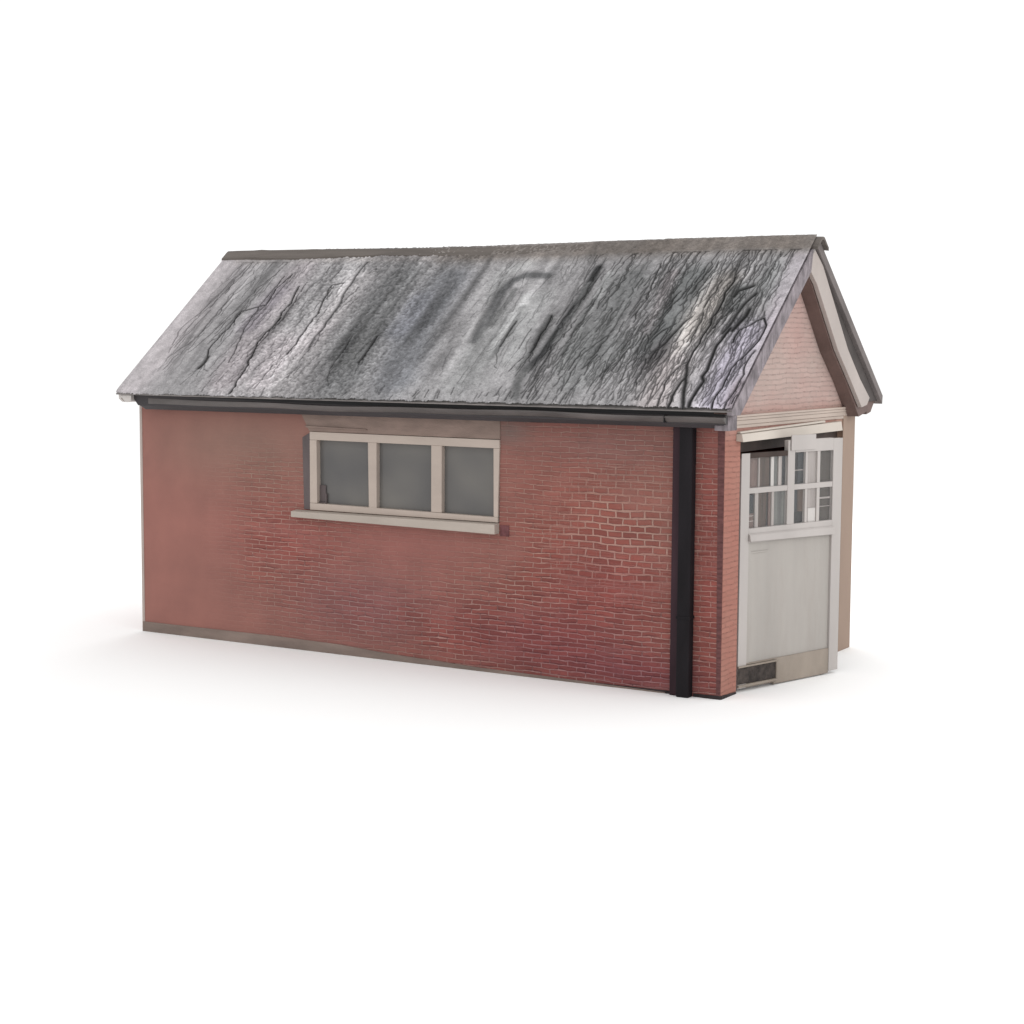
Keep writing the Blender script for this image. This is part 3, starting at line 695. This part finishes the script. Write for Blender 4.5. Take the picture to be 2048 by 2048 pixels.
# vent in the foot of the door
mb = MB(); pc(mb, -0.004, 0.53, 0.072, 0.222, 0.004, 0.001)
M_vent = plain('vent_mesh', alb((72, 64, 60), 1.1), 0.8, 0.3, 18, 0.004)
vent = mb.build('vent', M_vent, door, xf=XF)
mb = MB()
pc(mb, -0.008, 0.552, 0.222, 0.238, 0.016, 0.001); pc(mb, 0.53, 0.552, 0.066, 0.2215, 0.016, 0.001); pc(mb, -0.008, 0.552, 0.045, 0.0655, 0.018, 0.001)
mb.build('vent_frame', M_dirty, vent, 0.002, xf=XF)
# head of the left half, coloured dark to stand for the drip board's shadow
mb = MB(); pc(mb, 0.0, 0.655, 2.10, 2.145, -0.003, -T); mb.build('head_rail', M_shade_dark, door, xf=XF)
mb = MB(); mb.box((L-0.16, OY0+0.002, 2.15), (L-0.06, OY1-0.002, OZ-0.002)); mb.build('door_head', M_shade_dark, garage, label='door head in the recess, coloured dark for its shade')  # dark colour stands in for shade in the gap above the door

# blinds and curtains hung behind the lights of the leaf: (y0, y1, z0, z1, depth, material, name)
B = [
 (0.118, 0.255, 1.832, 2.10, -.030, M_brown, 'blind'), (0.275, 0.425, 1.832, 2.10, -.030, M_brown2, 'blind'),
 (0.425, 0.437, 1.832, 2.10, -.028, M_blackish, 'blind'), (0.437, 0.480, 1.832, 2.10, -.020, M_pale, 'curtain'),
 (0.480, 0.545, 1.832, 2.10, -.034, M_green, 'blind'), (0.545, 0.595, 1.832, 2.10, -.022, M_net, 'curtain'),
 (0.595, 0.660, 1.832, 2.10, -.036, M_slate, 'blind'), (0.255, 0.275, 1.832, 2.10, -.016, M_net, 'curtain'),
 (0.118, 0.135, 1.47, 1.782, -.030, M_brown, 'blind'), (0.135, 0.215, 1.60, 1.77, -.032, M_slate, 'blind'), (0.135, 0.215, 1.47, 1.60, -.031, M_brown, 'blind'),
 (0.215, 0.265, 1.47, 1.782, -.018, M_net, 'curtain'), (0.265, 0.400, 1.47, 1.782, -.034, M_brown2, 'blind'),
 (0.400, 0.420, 1.47, 1.782, -.036, M_blackish, 'blind'), (0.420, 0.455, 1.47, 1.782, -.030, M_brown, 'blind'),
 (0.455, 0.490, 1.47, 1.782, -.020, M_net, 'curtain'), (0.490, 0.660, 1.47, 1.782, -.034, M_green, 'blind'),
 (0.762, 0.838, 1.832, 2.125, -.034, M_blackish, 'blind'), (0.838, 0.925, 1.832, 2.125, -.032, M_slate, 'blind'),
 (0.958, 1.098, 1.832, 2.125, -.024, M_net, 'curtain'), (1.142, 1.335, 1.832, 2.125, -.032, M_taupe, 'blind'),
 (0.762, 0.925, 1.47, 1.575, -.034, M_blackish, 'blind'), (0.762, 0.845, 1.575, 1.782, -.034, M_slate, 'blind'), (0.845, 0.925, 1.575, 1.782, -.033, M_brown2, 'blind'),
 (0.958, 1.098, 1.60, 1.782, -.024, M_net, 'curtain'), (0.985, 1.098, 1.47, 1.60, -.018, M_pale, 'curtain'), (0.958, 0.985, 1.47, 1.60, -.020, M_net, 'curtain'),
 (1.142, 1.335, 1.47, 1.782, -.032, M_taupe, 'blind'),
]
for y0, y1, z0, z1, d, mm, nm in B:
    mb = MB(); pc(mb, y0+0.001, y1-0.001, z0+0.001, z1-0.001, d, -0.046); mb.build(nm, mm, door, xf=XF)
for y0, y1, z0, z1, d in ((0.764, 0.923, 1.955, 1.963, -0.031), (1.144, 1.333, 1.675, 1.690, -0.031), (1.144, 1.333, 1.60, 1.606, -0.031), (0.137, 0.213, 1.575, 1.582, -0.0305), (0.137, 0.213, 1.528, 1.535, -0.0305)):
    mb = MB(); pc(mb, y0, y1, z0, z1, -0.025, d); mb.build('blind_rail', M_net, door, xf=XF)
# a sheet of clear glass over each half
M_clear, nt, b = nodes_of('clear_glass')
nt.nodes.remove(b)
tr = nt.nodes.new('ShaderNodeBsdfTransparent'); gl = nt.nodes.new('ShaderNodeBsdfGlossy'); gl.inputs['Roughness'].default_value = 0.04
lw = nt.nodes.new('ShaderNodeLayerWeight'); lw.inputs['Blend'].default_value = 0.25
mx = nt.nodes.new('ShaderNodeMixShader'); nt.links.new(math_node(nt, 'MULTIPLY', lw.outputs['Fresnel'], 0.08), mx.inputs[0])
nt.links.new(tr.outputs[0], mx.inputs[1]); nt.links.new(gl.outputs[0], mx.inputs[2])
nt.links.new(mx.outputs[0], nt.nodes['Material Output'].inputs[0])
for y0, y1 in ((0.119, 0.659), (0.763, 0.924), (0.959, 1.097), (1.143, 1.334)):
    for z0, z1 in ((1.4705, 1.7815), (1.8325, 2.12 if y0 > 0.7 else 2.10)):
        mb = MB(); pc(mb, y0, y1, z0, z1, -0.010, -0.013); mb.build('pane', M_clear, door, xf=XF)

# the shut leaf behind it
mb = MB()
mb.box((L-0.12, 1.80, 0.02), (L-0.07, OY1-0.002, 2.149)); mb.box((L-0.0698, 1.80, 1.34), (L-0.062, OY1-0.002, 1.46)); mb.box((L-0.0698, OY1-0.12, 0.02), (L-0.0622, OY1-0.002, 1.338))
mb.build('door', M_white, garage, 0.003, 'closed white door leaf beside the open one')
# dim floor and ceiling of the inside, so that the gap reads dark
mb = MB(); mb.box((th, th, 0.003), (G0-0.002, W-th, 0.012)); mb.build('floor', M_shade_dark, garage)

# ------------------------------------------------------------------ surface and light
g, nt, b = nodes_of('white_surface')
tc = nt.nodes.new('ShaderNodeTexCoord').outputs['Object']
nt.links.new(mix_col(nt, noise(nt, tc, 0.6, 3), (0.93, 0.93, 0.925), (0.945, 0.945, 0.94)), b.inputs['Base Color'])
b.inputs['Roughness'].default_value = 0.95; b.inputs['Specular IOR Level'].default_value = 0.0
mb = MB(); mb.face([(-300, -300, 0), (300, -300, 0), (300, 300, 0), (-300, 300, 0)])
ground = mb.build('ground', g); ground['kind'] = 'structure'; ground['label'] = 'seamless white studio surface under the garage'

world = bpy.data.worlds.new('World'); scene.world = world; world.use_nodes = True
bg = world.node_tree.nodes['Background']; bg.inputs[0].default_value = (1.0, 1.0, 1.0, 1); bg.inputs[1].default_value = WORLD

def area(name, loc, target, size, power, col=(1, 1, 1)):
    li = bpy.data.lights.new(name, 'AREA'); li.shape = 'RECTANGLE'; li.size, li.size_y = size; li.energy = power; li.color = col
    o = bpy.data.objects.new(name, li); COL.objects.link(o); o.location = loc
    o.rotation_euler = (Vector(target)-Vector(loc)).to_track_quat('-Z', 'Y').to_euler()
    return o
area('softbox_overhead', (2.5, -3.5, 9.5), (3.0, 0.0, 0.5), (12, 9), P_TOP)
area('ground_fill_back', (0.0, 15, 8), (0.5, 2.5, 0), (16, 6), P_BACK)  # unseen fill lamp, added to whiten the ground around the house
area('softbox_side', (15.5, 1.5, 5.5), (6.7, 1.6, 1.6), (5, 5), P_SIDE)

cam = bpy.data.cameras.new('camera'); co = bpy.data.objects.new('camera', cam); COL.objects.link(co)
cam.sensor_width = 36; cam.lens = 62.719; cam.clip_end = 1000
t_, y_, r_ = math.radians(5.65371), math.radians(-30.93892), math.radians(0.34554)
fw = Vector((math.sin(y_)*math.cos(t_), math.cos(y_)*math.cos(t_), -math.sin(t_))); rt = Vector((math.cos(y_), -math.sin(y_), 0)); up = rt.cross(fw)
r2 = rt*math.cos(r_)+up*math.sin(r_); u2 = up*math.cos(r_)-rt*math.sin(r_)
mw = Matrix((r2, u2, -fw)).transposed().to_4x4(); mw.translation = Vector((13.08983, -14.17863, 3.17381))
co.matrix_world = mw
scene.camera = co

scene.view_settings.view_transform = 'Standard'; scene.view_settings.look = 'None'
scene.view_settings.exposure = 0; scene.view_settings.gamma = 1; scene.view_settings.use_curve_mapping = False
scene.cycles.use_denoising = True
scene.cycles.max_bounces = 6; scene.cycles.transparent_max_bounces = 8
